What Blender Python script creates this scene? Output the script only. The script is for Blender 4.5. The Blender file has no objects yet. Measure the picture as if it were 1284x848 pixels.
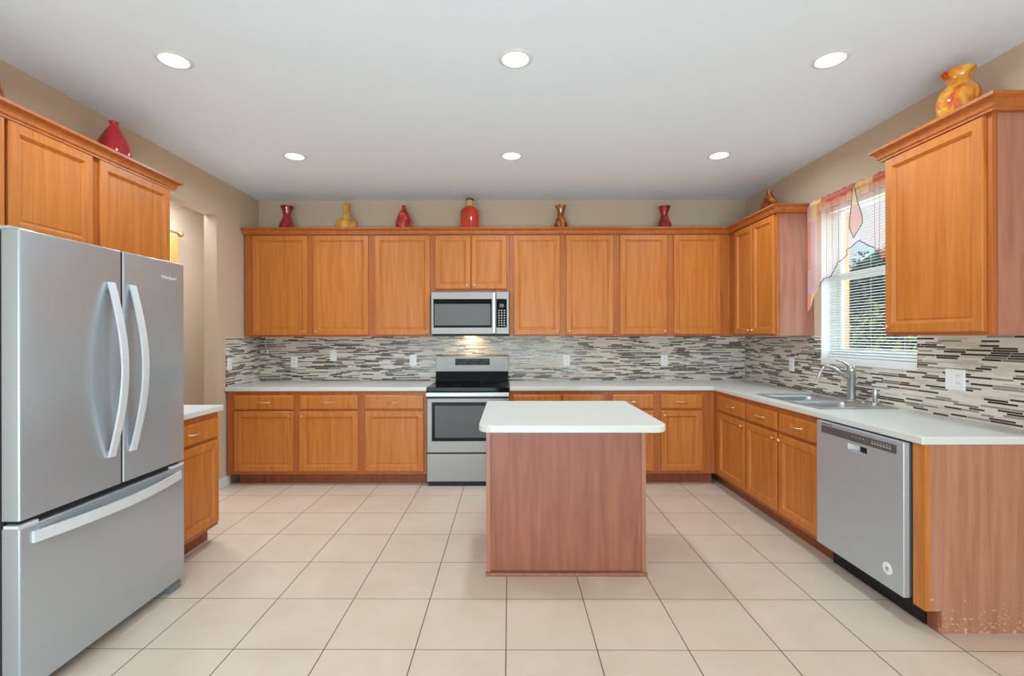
import bpy, bmesh, math, random
from mathutils import Vector, Matrix

C = bpy.context.scene.collection
S = bpy.context.scene
random.seed(7)
PI = math.pi

# ------------------------------------------------------------------ camera, world, light
H = 1.38                                   # camera height
cam_d = bpy.data.cameras.new('camera')
cam = bpy.data.objects.new('camera', cam_d)
C.objects.link(cam)
cam_d.sensor_width = 36.0
cam_d.lens = 600.0 / 1284.0 * 36.0
cam_d.shift_x = 8.0 / 1284.0
cam_d.shift_y = -2.0 / 1284.0
cam_d.clip_start = 0.02
cam.matrix_world = Matrix.Translation((0, 0, H)) @ Matrix.Rotation(PI / 2, 4, 'X') @ Matrix.Rotation(math.radians(-0.12), 4, 'Z')
S.camera = cam

S.view_settings.view_transform = 'Standard'
S.view_settings.look = 'None'
S.view_settings.gamma = 1.0
S.view_settings.exposure = 0.0
S.view_settings.use_curve_mapping = False

LAMP_W = 10.0            # each recessed lamp
REAR_FILL_W = 178.0          # added fill light behind the camera, standing in for patio daylight
WINDOW_W = 46.0          # daylight through the kitchen window
HALL_FILL_W = 34.0  # added fill light in the hall

world = bpy.data.worlds.new('sky')
S.world = world
world.use_nodes = True
wn = world.node_tree
bg = wn.nodes['Background']
grad = wn.nodes.new('ShaderNodeValToRGB')
tc = wn.nodes.new('ShaderNodeTexCoord')
sp = wn.nodes.new('ShaderNodeSeparateXYZ')
wn.links.new(tc.outputs['Generated'], sp.inputs[0])
wn.links.new(sp.outputs['Z'], grad.inputs[0])
grad.color_ramp.elements[0].color = (0.80, 0.84, 0.86, 1)
grad.color_ramp.elements[0].position = 0.0
grad.color_ramp.elements[1].color = (0.52, 0.70, 0.95, 1)
grad.color_ramp.elements[1].position = 0.8
wn.links.new(grad.outputs[0], bg.inputs['Color'])
bg.inputs['Strength'].default_value = 1.1

def area_light(name, loc, rot, sx, sy, power, color=(1, 1, 1), shape='RECTANGLE', spread=PI):
    d = bpy.data.lights.new(name, 'AREA')
    d.shape = shape
    d.size = sx
    if shape in ('RECTANGLE', 'ELLIPSE'):
        d.size_y = sy
    d.energy = power
    d.color = color
    d.spread = spread
    o = bpy.data.objects.new(name, d)
    C.objects.link(o)
    o.location = loc
    o.rotation_euler = rot
    return o

sun_d = bpy.data.lights.new('sun', 'SUN')
sun_d.energy = 3.0
sun_d.angle = 0.01
sun_d.color = (1.0, 0.95, 0.86)
sun = bpy.data.objects.new('sun', sun_d)
C.objects.link(sun)
sun.rotation_euler = Vector((0.55, 0.25, -0.8)).to_track_quat('-Z', 'Y').to_euler()

# added fill at the room's unseen rear, and daylight through the kitchen window
area_light('rear_fill', (-0.2, -2.45, 0.72), (PI / 2 + math.radians(15), 0, 0), 4.1, 1.25, REAR_FILL_W, (0.70, 0.895, 1.0))
area_light('window_daylight', (3.45, 3.386, 1.95), (0, PI / 2 + 0.15, 0), 1.2, 1.1, WINDOW_W, (0.95, 0.98, 1.0))

# ------------------------------------------------------------------ materials
def lin(c):
    out = []
    for v in c[:3]:
        v = v / 255.0
        out.append(v / 12.92 if v <= 0.04045 else ((v + 0.055) / 1.055) ** 2.4)
    return (*out, 1.0)

class N:
    """small wrapper for building node trees"""
    def __init__(self, name):
        self.m = bpy.data.materials.new(name)
        self.m.use_nodes = True
        self.t = self.m.node_tree
        self.b = self.t.nodes['Principled BSDF']
        self.out = self.t.nodes['Material Output']
    def n(self, kind, **kw):
        nd = self.t.nodes.new(kind)
        for k, v in kw.items():
            setattr(nd, k, v)
        return nd
    def l(self, a, b):
        self.t.links.new(a, b)
    def put(self, sock, v):
        if hasattr(v, 'is_linked') or isinstance(v, bpy.types.NodeSocket):
            self.l(v, sock)
        else:
            sock.default_value = v
    def math(self, op, a, b=0.0, c=None):
        nd = self.n('ShaderNodeMath', operation=op)
        self.put(nd.inputs[0], a)
        self.put(nd.inputs[1], b)
        if c is not None:
            self.put(nd.inputs[2], c)
        return nd.outputs[0]
    def mix(self, f, a, b, blend='MIX'):
        nd = self.n('ShaderNodeMix', data_type='RGBA', blend_type=blend)
        self.put(nd.inputs[0], f)
        self.put(nd.inputs[6], a)
        self.put(nd.inputs[7], b)
        return nd.outputs[2]
    def coords(self, scale=(1, 1, 1), kind='Object', rnd=False):
        tc = self.n('ShaderNodeTexCoord')
        mp = self.n('ShaderNodeMapping')
        mp.inputs['Scale'].default_value = scale
        self.l(tc.outputs[kind], mp.inputs[0])
        if rnd:
            oi = self.n('ShaderNodeObjectInfo')
            cx = self.n('ShaderNodeCombineXYZ')
            a = self.math('MULTIPLY', oi.outputs['Random'], 37.0)
            self.l(a, cx.inputs[0])
            self.l(a, cx.inputs[1])
            self.l(a, cx.inputs[2])
            self.l(cx.outputs[0], mp.inputs['Location'])
        return mp.outputs[0]
    def noise(self, vec, scale, detail=2.0, rough=0.5, dist=0.0):
        nd = self.n('ShaderNodeTexNoise')
        self.l(vec, nd.inputs['Vector'])
        nd.inputs['Scale'].default_value = scale
        nd.inputs['Detail'].default_value = detail
        nd.inputs['Roughness'].default_value = rough
        nd.inputs['Distortion'].default_value = dist
        return nd.outputs['Fac']
    def ramp(self, fac, stops, interp='LINEAR'):
        nd = self.n('ShaderNodeValToRGB')
        cr = nd.color_ramp
        cr.interpolation = interp
        while len(cr.elements) < len(stops):
            cr.elements.new(0.5)
        for e, (p, c) in zip(cr.elements, stops):
            e.position = p
            e.color = c
        self.l(fac, nd.inputs[0])
        return nd.outputs[0]
    def bump(self, h, strength=0.1, dist=0.01):
        nd = self.n('ShaderNodeBump')
        nd.inputs['Strength'].default_value = strength
        nd.inputs['Distance'].default_value = dist
        self.l(h, nd.inputs['Height'])
        self.l(nd.outputs[0], self.b.inputs['Normal'])
    def set(self, **kw):
        for k, v in kw.items():
            self.put(self.b.inputs[k.replace('_', ' ')], v)
        return self

def scaled(c, f):
    return (min(c[0] * f, 1), min(c[1] * f, 1), min(c[2] * f, 1), 1)

def plain(name, rgb, rough=0.5, metal=0.0, var=0.05, scale=8.0, spec=0.5, coat=0.0, bump=0.0, bscale=60.0):
    w = N(name)
    c = lin(rgb)
    v = w.coords()
    f = w.noise(v, scale, 3.0)
    col = w.mix(f, scaled(c, 1 - var), scaled(c, 1 + var))
    w.set(Base_Color=col, Roughness=rough, Metallic=metal, Specular_IOR_Level=spec, Coat_Weight=coat)
    if bump:
        w.bump(w.noise(v, bscale, 3.0), bump, 0.004)
    return w.m

def wood(name, a, b, c, grain=1.0, rough=0.40, blotch=0.5, coat=0.12):
    w = N(name)
    v = w.coords((14 * grain, 14 * grain, 0.9), rnd=True)
    f1 = w.noise(v, 2.2, 5.0, 0.6, 0.6)
    v2 = w.coords((90 * grain, 90 * grain, 2.2), rnd=True)
    f2 = w.noise(v2, 1.5, 3.0, 0.6)
    v3 = w.coords((2.6, 2.6, 0.7), rnd=True)
    f3 = w.noise(v3, 1.6, 2.0)
    col = w.ramp(f1, [(0.30, lin(a)), (0.52, lin(b)), (0.75, lin(c))])
    col = w.mix(w.math('MULTIPLY', w.math('SUBTRACT', f2, 0.42), 0.34), col, lin(a))
    col = w.mix(w.math('MULTIPLY', f3, blotch), col, lin(b))
    w.set(Base_Color=col, Roughness=rough, Coat_Weight=coat, Coat_Roughness=0.25, Specular_IOR_Level=0.35)
    w.bump(f2, 0.03, 0.002)
    return w.m

def steel(name, rgb, rough=0.32, metal=1.0, wav=0.02, along='x', wscale=3.0, coat=0.0):
    w = N(name)
    c = lin(rgb)
    sc = {'x': (0.6, 0.6, 260), 'z': (260, 260, 0.6)}[along]
    f = w.noise(w.coords(sc), 1.0, 2.0)
    g = w.noise(w.coords((1.0, 1.0, 0.45)), wscale, 1.0)
    w.set(Base_Color=w.mix(f, scaled(c, 0.93), scaled(c, 1.05)), Metallic=metal,
          Roughness=w.math('MULTIPLY_ADD', f, 0.06, rough - 0.03), Coat_Weight=coat, Coat_Roughness=0.10)
    w.bump(g, wav, 0.25)
    return w.m

def glassy(name, stops, scale=9.0, dist=1.5, rough=0.06, stretch=(1, 1, 0.5)):
    w = N(name)
    f = w.noise(w.coords(stretch), scale, 3.0, 0.55, dist)
    col = w.ramp(f, [(p, lin(c)) for p, c in stops])
    w.set(Base_Color=col, Roughness=rough, Coat_Weight=0.6, Coat_Roughness=0.03, Specular_IOR_Level=0.6)
    return w.m

def emitter(name, rgb, strength):
    w = N(name)
    w.set(Base_Color=lin(rgb), Emission_Color=lin(rgb), Emission_Strength=strength, Roughness=0.6)
    return w.m

def clear_glass(name, tint=(240, 248, 248), gloss=0.08):
    w = N(name)
    tr = w.n('ShaderNodeBsdfTransparent')
    tr.inputs[0].default_value = lin(tint)
    gl = w.n('ShaderNodeBsdfGlossy')
    gl.inputs['Roughness'].default_value = 0.02
    mx = w.n('ShaderNodeMixShader')
    lw = w.n('ShaderNodeLayerWeight')
    lw.inputs[0].default_value = 0.15
    w.l(w.math('MULTIPLY', lw.outputs['Fresnel'], gloss * 6), mx.inputs[0])
    w.l(tr.outputs[0], mx.inputs[1])
    w.l(gl.outputs[0], mx.inputs[2])
    w.l(mx.outputs[0], w.out.inputs['Surface'])
    return w.m

def sheer(name, colours, alpha, cell=(0.13, 0.15)):
    """see-through plaid fabric"""
    w = N(name)
    tc = w.n('ShaderNodeTexCoord')
    s = w.n('ShaderNodeSeparateXYZ')
    w.l(tc.outputs['Object'], s.inputs[0])
    cu = w.math('FLOOR', w.math('DIVIDE', s.outputs['Y'], cell[0]))
    cv = w.math('FLOOR', w.math('DIVIDE', s.outputs['Z'], cell[1]))
    cx = w.n('ShaderNodeCombineXYZ')
    w.l(cu, cx.inputs[0])
    w.l(cv, cx.inputs[1])
    wn_ = w.n('ShaderNodeTexWhiteNoise', noise_dimensions='2D')
    w.l(cx.outputs[0], wn_.inputs['Vector'])
    k = len(colours)
    col = w.ramp(wn_.outputs['Value'], [(i / k, lin(c)) for i, c in enumerate(colours)], 'CONSTANT')
    df = w.n('ShaderNodeBsdfDiffuse')
    tl = w.n('ShaderNodeBsdfTranslucent')
    tr = w.n('ShaderNodeBsdfTransparent')
    w.l(col, df.inputs[0])
    w.l(col, tl.inputs[0])
    m1 = w.n('ShaderNodeMixShader')
    m1.inputs[0].default_value = 0.5
    w.l(df.outputs[0], m1.inputs[1])
    w.l(tl.outputs[0], m1.inputs[2])
    m2 = w.n('ShaderNodeMixShader')
    m2.inputs[0].default_value = alpha
    w.l(tr.outputs[0], m2.inputs[1])
    w.l(m1.outputs[0], m2.inputs[2])
    w.l(m2.outputs[0], w.out.inputs['Surface'])
    return w.m

def gathered(name):
    """rod pocket cloth in wide red and yellow bands along the pole"""
    w = N(name)
    tc = w.n('ShaderNodeTexCoord')
    s = w.n('ShaderNodeSeparateXYZ')
    w.l(tc.outputs['Object'], s.inputs[0])
    f = w.math('DIVIDE', w.math('SUBTRACT', s.outputs['Y'], 2.86), 1.0)
    red, yel = lin((176, 72, 66)), lin((214, 186, 118))
    col = w.ramp(f, [(0.0, yel), (0.13, red), (0.308, yel), (0.459, red), (0.815, yel)], 'CONSTANT')
    n_ = w.noise(w.coords((6, 30, 10)), 3.0, 3.0)
    col = w.mix(w.math('MULTIPLY', n_, 0.6), col, lin((226, 150, 120)))
    w.set(Base_Color=col, Roughness=0.7)
    return w.m

def mosaic(name, axis):
    """thin random-length strips of stone and glass in cream grout"""
    w = N(name)
    PITCH = 0.0122
    tc = w.n('ShaderNodeTexCoord')
    s = w.n('ShaderNodeSeparateXYZ')
    w.l(tc.outputs['Object'], s.inputs[0])
    u = s.outputs[axis]
    v = w.math('DIVIDE', s.outputs['Z'], PITCH)
    row = w.math('FLOOR', v)
    fv = w.math('FRACT', v)
    r1 = w.n('ShaderNodeTexWhiteNoise', noise_dimensions='1D')
    w.l(row, r1.inputs['W'])
    wv = w.math('MULTIPLY_ADD', r1.outputs['Value'], 71.0, w.math('MULTIPLY', u, 8.2))
    vo = w.n('ShaderNodeTexVoronoi', voronoi_dimensions='1D', feature='F1')
    vo.inputs['Scale'].default_value = 1.0
    w.l(wv, vo.inputs['W'])
    ve = w.n('ShaderNodeTexVoronoi', voronoi_dimensions='1D', feature='DISTANCE_TO_EDGE')
    ve.inputs['Scale'].default_value = 1.0
    w.l(wv, ve.inputs['W'])
    sc = w.n('ShaderNodeSeparateColor')
    w.l(vo.outputs['Color'], sc.inputs[0])
    rnd = w.math('FRACT', w.math('MULTIPLY_ADD', r1.outputs['Value'], 13.7, w.math('MULTIPLY', sc.outputs[0], 5.3)))
    cols = [(0.0, (222, 214, 198)), (0.22, (212, 203, 186)), (0.37, (214, 196, 178)), (0.46, (196, 190, 176)),
            (0.54, (150, 143, 132)), (0.66, (122, 114, 104)), (0.73, (72, 60, 54)), (0.88, (56, 44, 40))]
    col = w.ramp(rnd, [(p, lin(c)) for p, c in cols], 'CONSTANT')
    g1 = w.math('LESS_THAN', fv, 0.16)
    g2 = w.math('LESS_THAN', ve.outputs['Distance'], 0.011)
    g = w.math('MAXIMUM', g1, g2)
    col = w.mix(g, col, lin((214, 207, 193)))
    rough = w.math('ADD', w.math('MULTIPLY', g, 0.5), w.math('MULTIPLY_ADD', w.math('LESS_THAN', rnd, 0.5), 0.28, 0.16))
    w.set(Base_Color=col, Roughness=rough)
    w.bump(w.math('SUBTRACT', 1.0, g), 0.25, 0.002)
    return w.m

def floor_tile(name):
    w = N(name)
    tc = w.n('ShaderNodeTexCoord')
    mp = w.n('ShaderNodeMapping')
    mp.inputs['Rotation'].default_value = (0, 0, math.radians(0.45))
    w.l(tc.outputs['Object'], mp.inputs[0])
    s = w.n('ShaderNodeSeparateXYZ')
    w.l(mp.outputs[0], s.inputs[0])
    u = w.math('DIVIDE', w.math('ADD', s.outputs['X'], 0.018), 0.4015)
    v = w.math('DIVIDE', w.math('SUBTRACT', s.outputs['Y'], 2.513), 0.4077)
    fu, fv = w.math('FRACT', u), w.math('FRACT', v)
    eu = w.math('MINIMUM', fu, w.math('SUBTRACT', 1.0, fu))
    ev = w.math('MINIMUM', fv, w.math('SUBTRACT', 1.0, fv))
    g = w.math('LESS_THAN', w.math('MINIMUM', eu, w.math('MULTIPLY', ev, 1.35)), 0.0062)
    cx = w.n('ShaderNodeCombineXYZ')
    w.l(w.math('FLOOR', u), cx.inputs[0])
    w.l(w.math('FLOOR', v), cx.inputs[1])
    wn_ = w.n('ShaderNodeTexWhiteNoise', noise_dimensions='2D')
    w.l(cx.outputs[0], wn_.inputs['Vector'])
    n1 = w.noise(mp.outputs[0], 3.2, 5.0, 0.6, 0.4)
    n2 = w.noise(mp.outputs[0], 17.0, 4.0, 0.65)
    base = w.ramp(n1, [(0.3, lin((210, 189, 170))), (0.55, lin((218, 198, 180))), (0.75, lin((223, 204, 187)))])
    base = w.mix(w.math('MULTIPLY', n2, 0.22), base, lin((202, 183, 160)))
    base = w.mix(w.math('MULTIPLY', wn_.outputs['Value'], 0.30), base, lin((211, 193, 170)))
    col = w.mix(g, base, lin((98, 79, 62)))
    w.set(Base_Color=col, Roughness=w.math('MULTIPLY_ADD', g, 0.4, 0.34), Specular_IOR_Level=0.4)
    w.bump(w.math('SUBTRACT', 1.0, g), 0.3, 0.002)
    return w.m

def worn_panel(name, a, b, c):
    """reddish veneer with chipped pale scuffs near the floor"""
    w = N(name)
    f1 = w.noise(w.coords((16, 16, 0.8)), 2.0, 5.0, 0.6, 0.5)
    f2 = w.noise(w.coords((3, 3, 1.2)), 1.8, 2.0)
    col = w.ramp(f1, [(0.3, lin(a)), (0.5, lin(b)), (0.72, lin(c))])
    col = w.mix(w.math('MULTIPLY', f2, 0.4), col, lin(b))
    tc = w.n('ShaderNodeTexCoord')
    s = w.n('ShaderNodeSeparateXYZ')
    w.l(tc.outputs['Object'], s.inputs[0])
    hgt = w.math('SUBTRACT', 0.22, s.outputs['Z'])
    sp1 = w.noise(w.coords((45, 45, 80)), 1.0, 2.0, 0.6)
    spots = w.math('GREATER_THAN', w.math('ADD', sp1, w.math('MULTIPLY', hgt, 0.55)), 0.70)
    low = w.math('GREATER_THAN', hgt, 0.0)
    col = w.mix(w.math('MULTIPLY', w.math('MULTIPLY', spots, low), 0.75), col, lin((214, 176, 152)))
    w.set(Base_Color=col, Roughness=0.42, Coat_Weight=0.15)
    return w.m

M = {
    'wall': plain('beige wall paint', (206, 183, 158), 0.75, var=0.02, bump=0.06, bscale=140),
    'hall_wall': plain('hall wall paint', (196, 181, 164), 0.75, var=0.02, bump=0.06, bscale=140),
    'ceiling': plain('ceiling paint', (236, 245, 253), 0.9, var=0.015, bump=0.2, bscale=70),
    'trim': plain('white trim paint', (232, 232, 230), 0.35, var=0.02),
    'floor': floor_tile('beige floor tile'),
    'wood': wood('honey maple', (174, 95, 35), (195, 115, 47), (208, 132, 63)),
    'frame_wood': wood('honey maple frame', (158, 82, 35), (178, 98, 43), (191, 114, 56)),
    'veneer': wood('reddish veneer', (138, 80, 60), (158, 96, 74), (174, 112, 86), 0.7, 0.42, 0.5, 0.1),
    'side_veneer': wood('rosy side veneer', (150, 92, 72), (170, 110, 88), (184, 126, 102), 0.7, 0.28, 0.5, 0.45),
    'worn': worn_panel('scuffed veneer', (156, 98, 74), (174, 116, 90), (188, 132, 104)),
    'toe': wood('toe kick wood', (120, 62, 38), (142, 78, 50), (156, 92, 60)),
    'laminate': plain('white speckled laminate', (212, 213, 206), 0.32, var=0.03, scale=160),
    'brass': plain('champagne pull metal', (214, 178, 138), 0.28, 0.75, 0.03),
    'steel': steel('brushed stainless', (160, 156, 151), 0.46, 0.5),
    'fridge_steel': steel('fridge stainless', (183, 192, 199), 0.34, 0.62, 0.06, 'x', 2.4, 0.5),
    'bright_steel': steel('pale satin handle', (222, 226, 229), 0.42, 0.25, 0.0),
    'dw_steel': steel('dishwasher stainless', (196, 206, 212), 0.40, 0.6),
    'sink_steel': steel('sink stainless', (188, 191, 194), 0.28, 0.7, 0.01),
    'chrome': plain('faucet nickel', (186, 186, 186), 0.24, 0.85, 0.02),
    'dark_gap': plain('dark gasket', (22, 22, 23), 0.6, var=0.1),  # near-black; also stands in for shade in appliance gaps
    'grey_plastic': plain('grey plastic', (120, 122, 124), 0.5, var=0.04),
    'light_grey': plain('pale grey side', (188, 189, 190), 0.42, 0.3, 0.02),
    'dark_grey': plain('dark grey control panel', (86, 86, 86), 0.4, var=0.04),
    'black_glass': plain('black ceramic glass', (13, 13, 14), 0.12, var=0.1, spec=0.16),
    'oven_glass': plain('smoked oven glass', (92, 92, 91), 0.14, var=0.1, spec=0.22),
    'micro_mesh': plain('grey microwave screen', (108, 107, 105), 0.3, var=0.03, spec=0.15),
    'button': plain('pale button print', (190, 190, 188), 0.5),
    'plate': plain('white plastic plate', (240, 240, 238), 0.35, var=0.01),
    'slot': plain('outlet slot', (90, 88, 84), 0.5),
    'blind': plain('white blind slat', (240, 241, 240), 0.5, var=0.01),
    'glass': clear_glass('window glass'),
    'stucco': plain('peach stucco', (208, 156, 106), 0.9, var=0.04, bump=0.2, bscale=90),
    'grass': plain('lawn', (96, 128, 66), 0.9, var=0.3, scale=14),
    'hedge_leaf': plain('dark hedge leaf', (74, 94, 76), 0.6, var=0.35, scale=2.0),
    'hedge_core': plain('hedge interior', (44, 54, 48), 0.95, var=0.2),
    'leaf': plain('light green leaf', (176, 196, 96), 0.5, var=0.3, scale=5.0),
    'stem': plain('shrub stem', (110, 96, 70), 0.8),
    'rod': plain('dark bronze rod', (58, 44, 38), 0.35, 0.8),
    'hem': plain('grey brown hem cord', (112, 92, 92), 0.7),
    'cork': plain('cork stopper', (206, 170, 112), 0.8, var=0.15, scale=60),
    'cork_cap': plain('dark stopper cap', (60, 48, 30), 0.5),
    'drape': plain('gold drape fabric', (178, 140, 78), 0.7, var=0.3, scale=14),
    'diffuser': emitter('lit diffuser', (255, 254, 250), 4.0),
    'hall_glow': emitter('bright hall window', (255, 255, 255), 1.5),
    'splash_x': mosaic('strip mosaic on end wall', 'X'),
    'splash_y': mosaic('strip mosaic on side walls', 'Y'),
    'sheer': sheer('sheer plaid', [(243, 214, 208), (238, 190, 172), (240, 224, 176), (226, 190, 196), (244, 222, 214), (232, 150, 116)], 0.28),
    'band': sheer('orange band', [(236, 140, 100), (240, 176, 130), (232, 132, 104)], 0.5, (0.2, 0.9)),
    'ruffle': gathered('gathered plaid'),
    'tail': sheer('folded plaid tail', [(232, 142, 112), (232, 204, 150), (220, 172, 178), (226, 184, 188), (230, 150, 122)], 0.62, (0.062, 0.19)),
    'jabot': sheer('plaid jabot', [(232, 214, 168), (226, 186, 178)], 0.6, (0.5, 0.19)),
    'red_vase': glassy('crimson glass', [(0.3, (120, 6, 22)), (0.55, (196, 14, 40)), (0.8, (226, 40, 52))], 5, 1.0),
    'dark_red': glassy('dark red glass', [(0.32, (40, 8, 10)), (0.5, (150, 18, 26)), (0.62, (196, 34, 36)), (0.78, (206, 92, 40))], 14, 1.6),
    'gold_vase': glassy('gold marbled glass', [(0.3, (80, 40, 12)), (0.42, (196, 128, 30)), (0.6, (226, 170, 60)), (0.75, (246, 214, 120))], 11, 1.8),
    'fire_vase': glassy('red amber glass', [(0.3, (70, 8, 12)), (0.48, (170, 16, 24)), (0.62, (222, 90, 30)), (0.75, (224, 160, 60))], 12, 1.6),
    'orange_vase': glassy('orange red glass', [(0.3, (176, 28, 6)), (0.55, (222, 54, 10)), (0.8, (236, 84, 24))], 6, 0.8),
    'amber_vase': glassy('amber brown glass', [(0.34, (52, 22, 10)), (0.5, (150, 72, 22)), (0.62, (214, 136, 40)), (0.75, (240, 186, 90))], 12, 1.6),
    'swirl_vase': glassy('orange yellow swirl glass', [(0.30, (96, 14, 16)), (0.40, (206, 64, 14)), (0.50, (226, 120, 20)), (0.60, (226, 170, 50)), (0.76, (244, 210, 110))], 7, 2.2, 0.08, (1, 1, 0.45)),
}

# ------------------------------------------------------------------ mesh helpers
class MB:
    def __init__(self):
        self.bm = bmesh.new()
    def box(self, x0, x1, y0, y1, z0, z1):
        bm = self.bm
        vs = [bm.verts.new(p) for p in ((x0, y0, z0), (x1, y0, z0), (x1, y1, z0), (x0, y1, z0),
                                        (x0, y0, z1), (x1, y0, z1), (x1, y1, z1), (x0, y1, z1))]
        for f in ((3, 2, 1, 0), (4, 5, 6, 7), (0, 1, 5, 4), (1, 2, 6, 5), (2, 3, 7, 6), (3, 0, 4, 7)):
            bm.faces.new([vs[i] for i in f])
        return self
    def prism(self, poly, fn0, fn1):
        """extrude a 2-D polygon between two maps (a,b) -> xyz"""
        bm = self.bm
        a = [bm.verts.new(fn0(*p)) for p in poly]
        b = [bm.verts.new(fn1(*p)) for p in poly]
        n = len(poly)
        bm.faces.new(a[::-1])
        bm.faces.new(b)
        for i in range(n):
            bm.faces.new((a[i], a[(i + 1) % n], b[(i + 1) % n], b[i]))
        bmesh.ops.recalc_face_normals(bm, faces=bm.faces)
        return self
    def tube(self, pts, r, seg=10, cap=True):
        bm = self.bm
        pts = [Vector(p) for p in pts]
        rs = r if isinstance(r, (list, tuple)) else [r] * len(pts)
        rings = []
        up = None
        for i, p in enumerate(pts):
            t = (pts[min(i + 1, len(pts) - 1)] - pts[max(i - 1, 0)]).normalized()
            if up is None:
                up = Vector((0, 0, 1)) if abs(t.z) < 0.9 else Vector((1, 0, 0))
            s = t.cross(up).normalized()
            up = s.cross(t).normalized()
            rings.append([bm.verts.new(p + (s * math.cos(2 * PI * k / seg) + up * math.sin(2 * PI * k / seg)) * rs[i]) for k in range(seg)])
        for a, b in zip(rings, rings[1:]):
            for k in range(seg):
                bm.faces.new((a[k], a[(k + 1) % seg], b[(k + 1) % seg], b[k]))
        if cap:
            bm.faces.new(rings[0][::-1])
            bm.faces.new(rings[-1])
        bmesh.ops.recalc_face_normals(bm, faces=bm.faces)
        return self
    def lathe(self, prof, c=(0, 0, 0), seg=32, axis='z', wob=None):
        """prof: (height, radius)"""
        bm = self.bm
        c = Vector(c)
        rings = []
        for h, r in prof:
            ring = []
            for k in range(seg):
                a = 2 * PI * k / seg
                rr = r * (1 + (wob(a, h) if wob else 0))
                if axis == 'z':
                    p = Vector((rr * math.cos(a), rr * math.sin(a), h))
                elif axis == 'y':
                    p = Vector((rr * math.cos(a), h, rr * math.sin(a)))
                else:
                    p = Vector((h, rr * math.cos(a), rr * math.sin(a)))
                ring.append(bm.verts.new(c + p))
            rings.append(ring)
        for a, b in zip(rings, rings[1:]):
            for k in range(seg):
                bm.faces.new((a[k], a[(k + 1) % seg], b[(k + 1) % seg], b[k]))
        bm.faces.new(rings[0][::-1])
        bm.faces.new(rings[-1])
        bmesh.ops.recalc_face_normals(bm, faces=bm.faces)
        return self
    def cells(self, us, vs, holes, fn, d0, d1):
        """slab of grid cells (u x v) with holes; fn(u, v, d) -> xyz"""
        bm = self.bm
        nu, nv = len(us) - 1, len(vs) - 1
        full = lambda i, j: 0 <= i < nu and 0 <= j < nv and (i, j) not in holes
        V = {}
        def vert(i, j, k):
            if (i, j, k) not in V:
                V[(i, j, k)] = bm.verts.new(fn(us[i], vs[j], (d0, d1)[k]))
            return V[(i, j, k)]
        for i in range(nu):
            for j in range(nv):
                if not full(i, j):
                    continue
                bm.faces.new([vert(i, j, 1), vert(i + 1, j, 1), vert(i + 1, j + 1, 1), vert(i, j + 1, 1)])
                bm.faces.new([vert(i, j + 1, 0), vert(i + 1, j + 1, 0), vert(i + 1, j, 0), vert(i, j, 0)])
                for di, dj, e in ((-1, 0, ((i, j + 1), (i, j))), (1, 0, ((i + 1, j), (i + 1, j + 1))),
                                  (0, -1, ((i, j), (i + 1, j))), (0, 1, ((i + 1, j + 1), (i, j + 1)))):
                    if not full(i + di, j + dj):
                        (a, b) = e
                        bm.faces.new([vert(*a, 0), vert(*b, 0), vert(*b, 1), vert(*a, 1)])
        bmesh.ops.recalc_face_normals(bm, faces=bm.faces)
        return self
    def rings(self, x0, x1, z0, z1, prof, y):
        """framed panel facing -y: prof = (inset, height)"""
        bm = self.bm
        loops = []
        for ins, h in prof:
            loops.append([bm.verts.new(p) for p in ((x0 + ins, y - h, z0 + ins), (x1 - ins, y - h, z0 + ins),
                                                    (x1 - ins, y - h, z1 - ins), (x0 + ins, y - h, z1 - ins))])
        bm.faces.new(loops[0][::-1])
        for a, b in zip(loops, loops[1:]):
            for k in range(4):
                bm.faces.new((a[k], a[(k + 1) % 4], b[(k + 1) % 4], b[k]))
        bm.faces.new(loops[-1])
        bmesh.ops.recalc_face_normals(bm, faces=bm.faces)
        return self
    def build(self, name, m, parent=None, bevel=0.0, smooth=None, loc=None, segs=2):
        me = bpy.data.meshes.new(name)
        self.bm.to_mesh(me)
        self.bm.free()
        me.materials.append(M[m] if isinstance(m, str) else m)
        if smooth is not None:
            for p in me.polygons:
                p.use_smooth = True
            me.set_sharp_from_angle(angle=math.radians(smooth))
        o = bpy.data.objects.new(name, me)
        C.objects.link(o)
        if parent:
            o.parent = parent
        if loc:
            o.location = loc
        if bevel:
            b = o.modifiers.new('bevel', 'BEVEL')
            b.width = bevel
            b.segments = segs
            b.limit_method = 'ANGLE'
            b.angle_limit = math.radians(40)
        return o

def box(x0, x1, y0, y1, z0, z1):
    return MB().box(x0, x1, y0, y1, z0, z1)

def tag(o, label, cat, group=None):
    o['label'] = label
    o['category'] = cat
    if group:
        o['group'] = group
    return o

def thing(name, label, cat, loc=(0, 0, 0), rz=0.0, group=None):
    o = bpy.data.objects.new(name, None)
    o.empty_display_size = 0.1
    C.objects.link(o)
    o.location = loc
    o.rotation_euler = (0, 0, rz)
    return tag(o, label, cat, group)

def struct(o):
    o['kind'] = 'structure'
    return o

def text_bm(s, size, fn):
    """text outline as thin solid letters; fn(a, b, c) -> xyz"""
    cu = bpy.data.curves.new('t', 'FONT')
    cu.body = s
    cu.size = size
    cu.extrude = 0.0006
    cu.align_x = 'CENTER'
    cu.align_y = 'CENTER'
    cu.resolution_u = 2
    o = bpy.data.objects.new('t', cu)
    C.objects.link(o)
    bpy.context.view_layer.update()
    me = bpy.data.meshes.new_from_object(o.evaluated_get(bpy.context.evaluated_depsgraph_get()))
    bpy.data.objects.remove(o)
    mb = MB()
    mb.bm.from_mesh(me)
    for v in mb.bm.verts:
        v.co = Vector(fn(*v.co))
    bpy.data.meshes.remove(me)
    return mb

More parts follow.
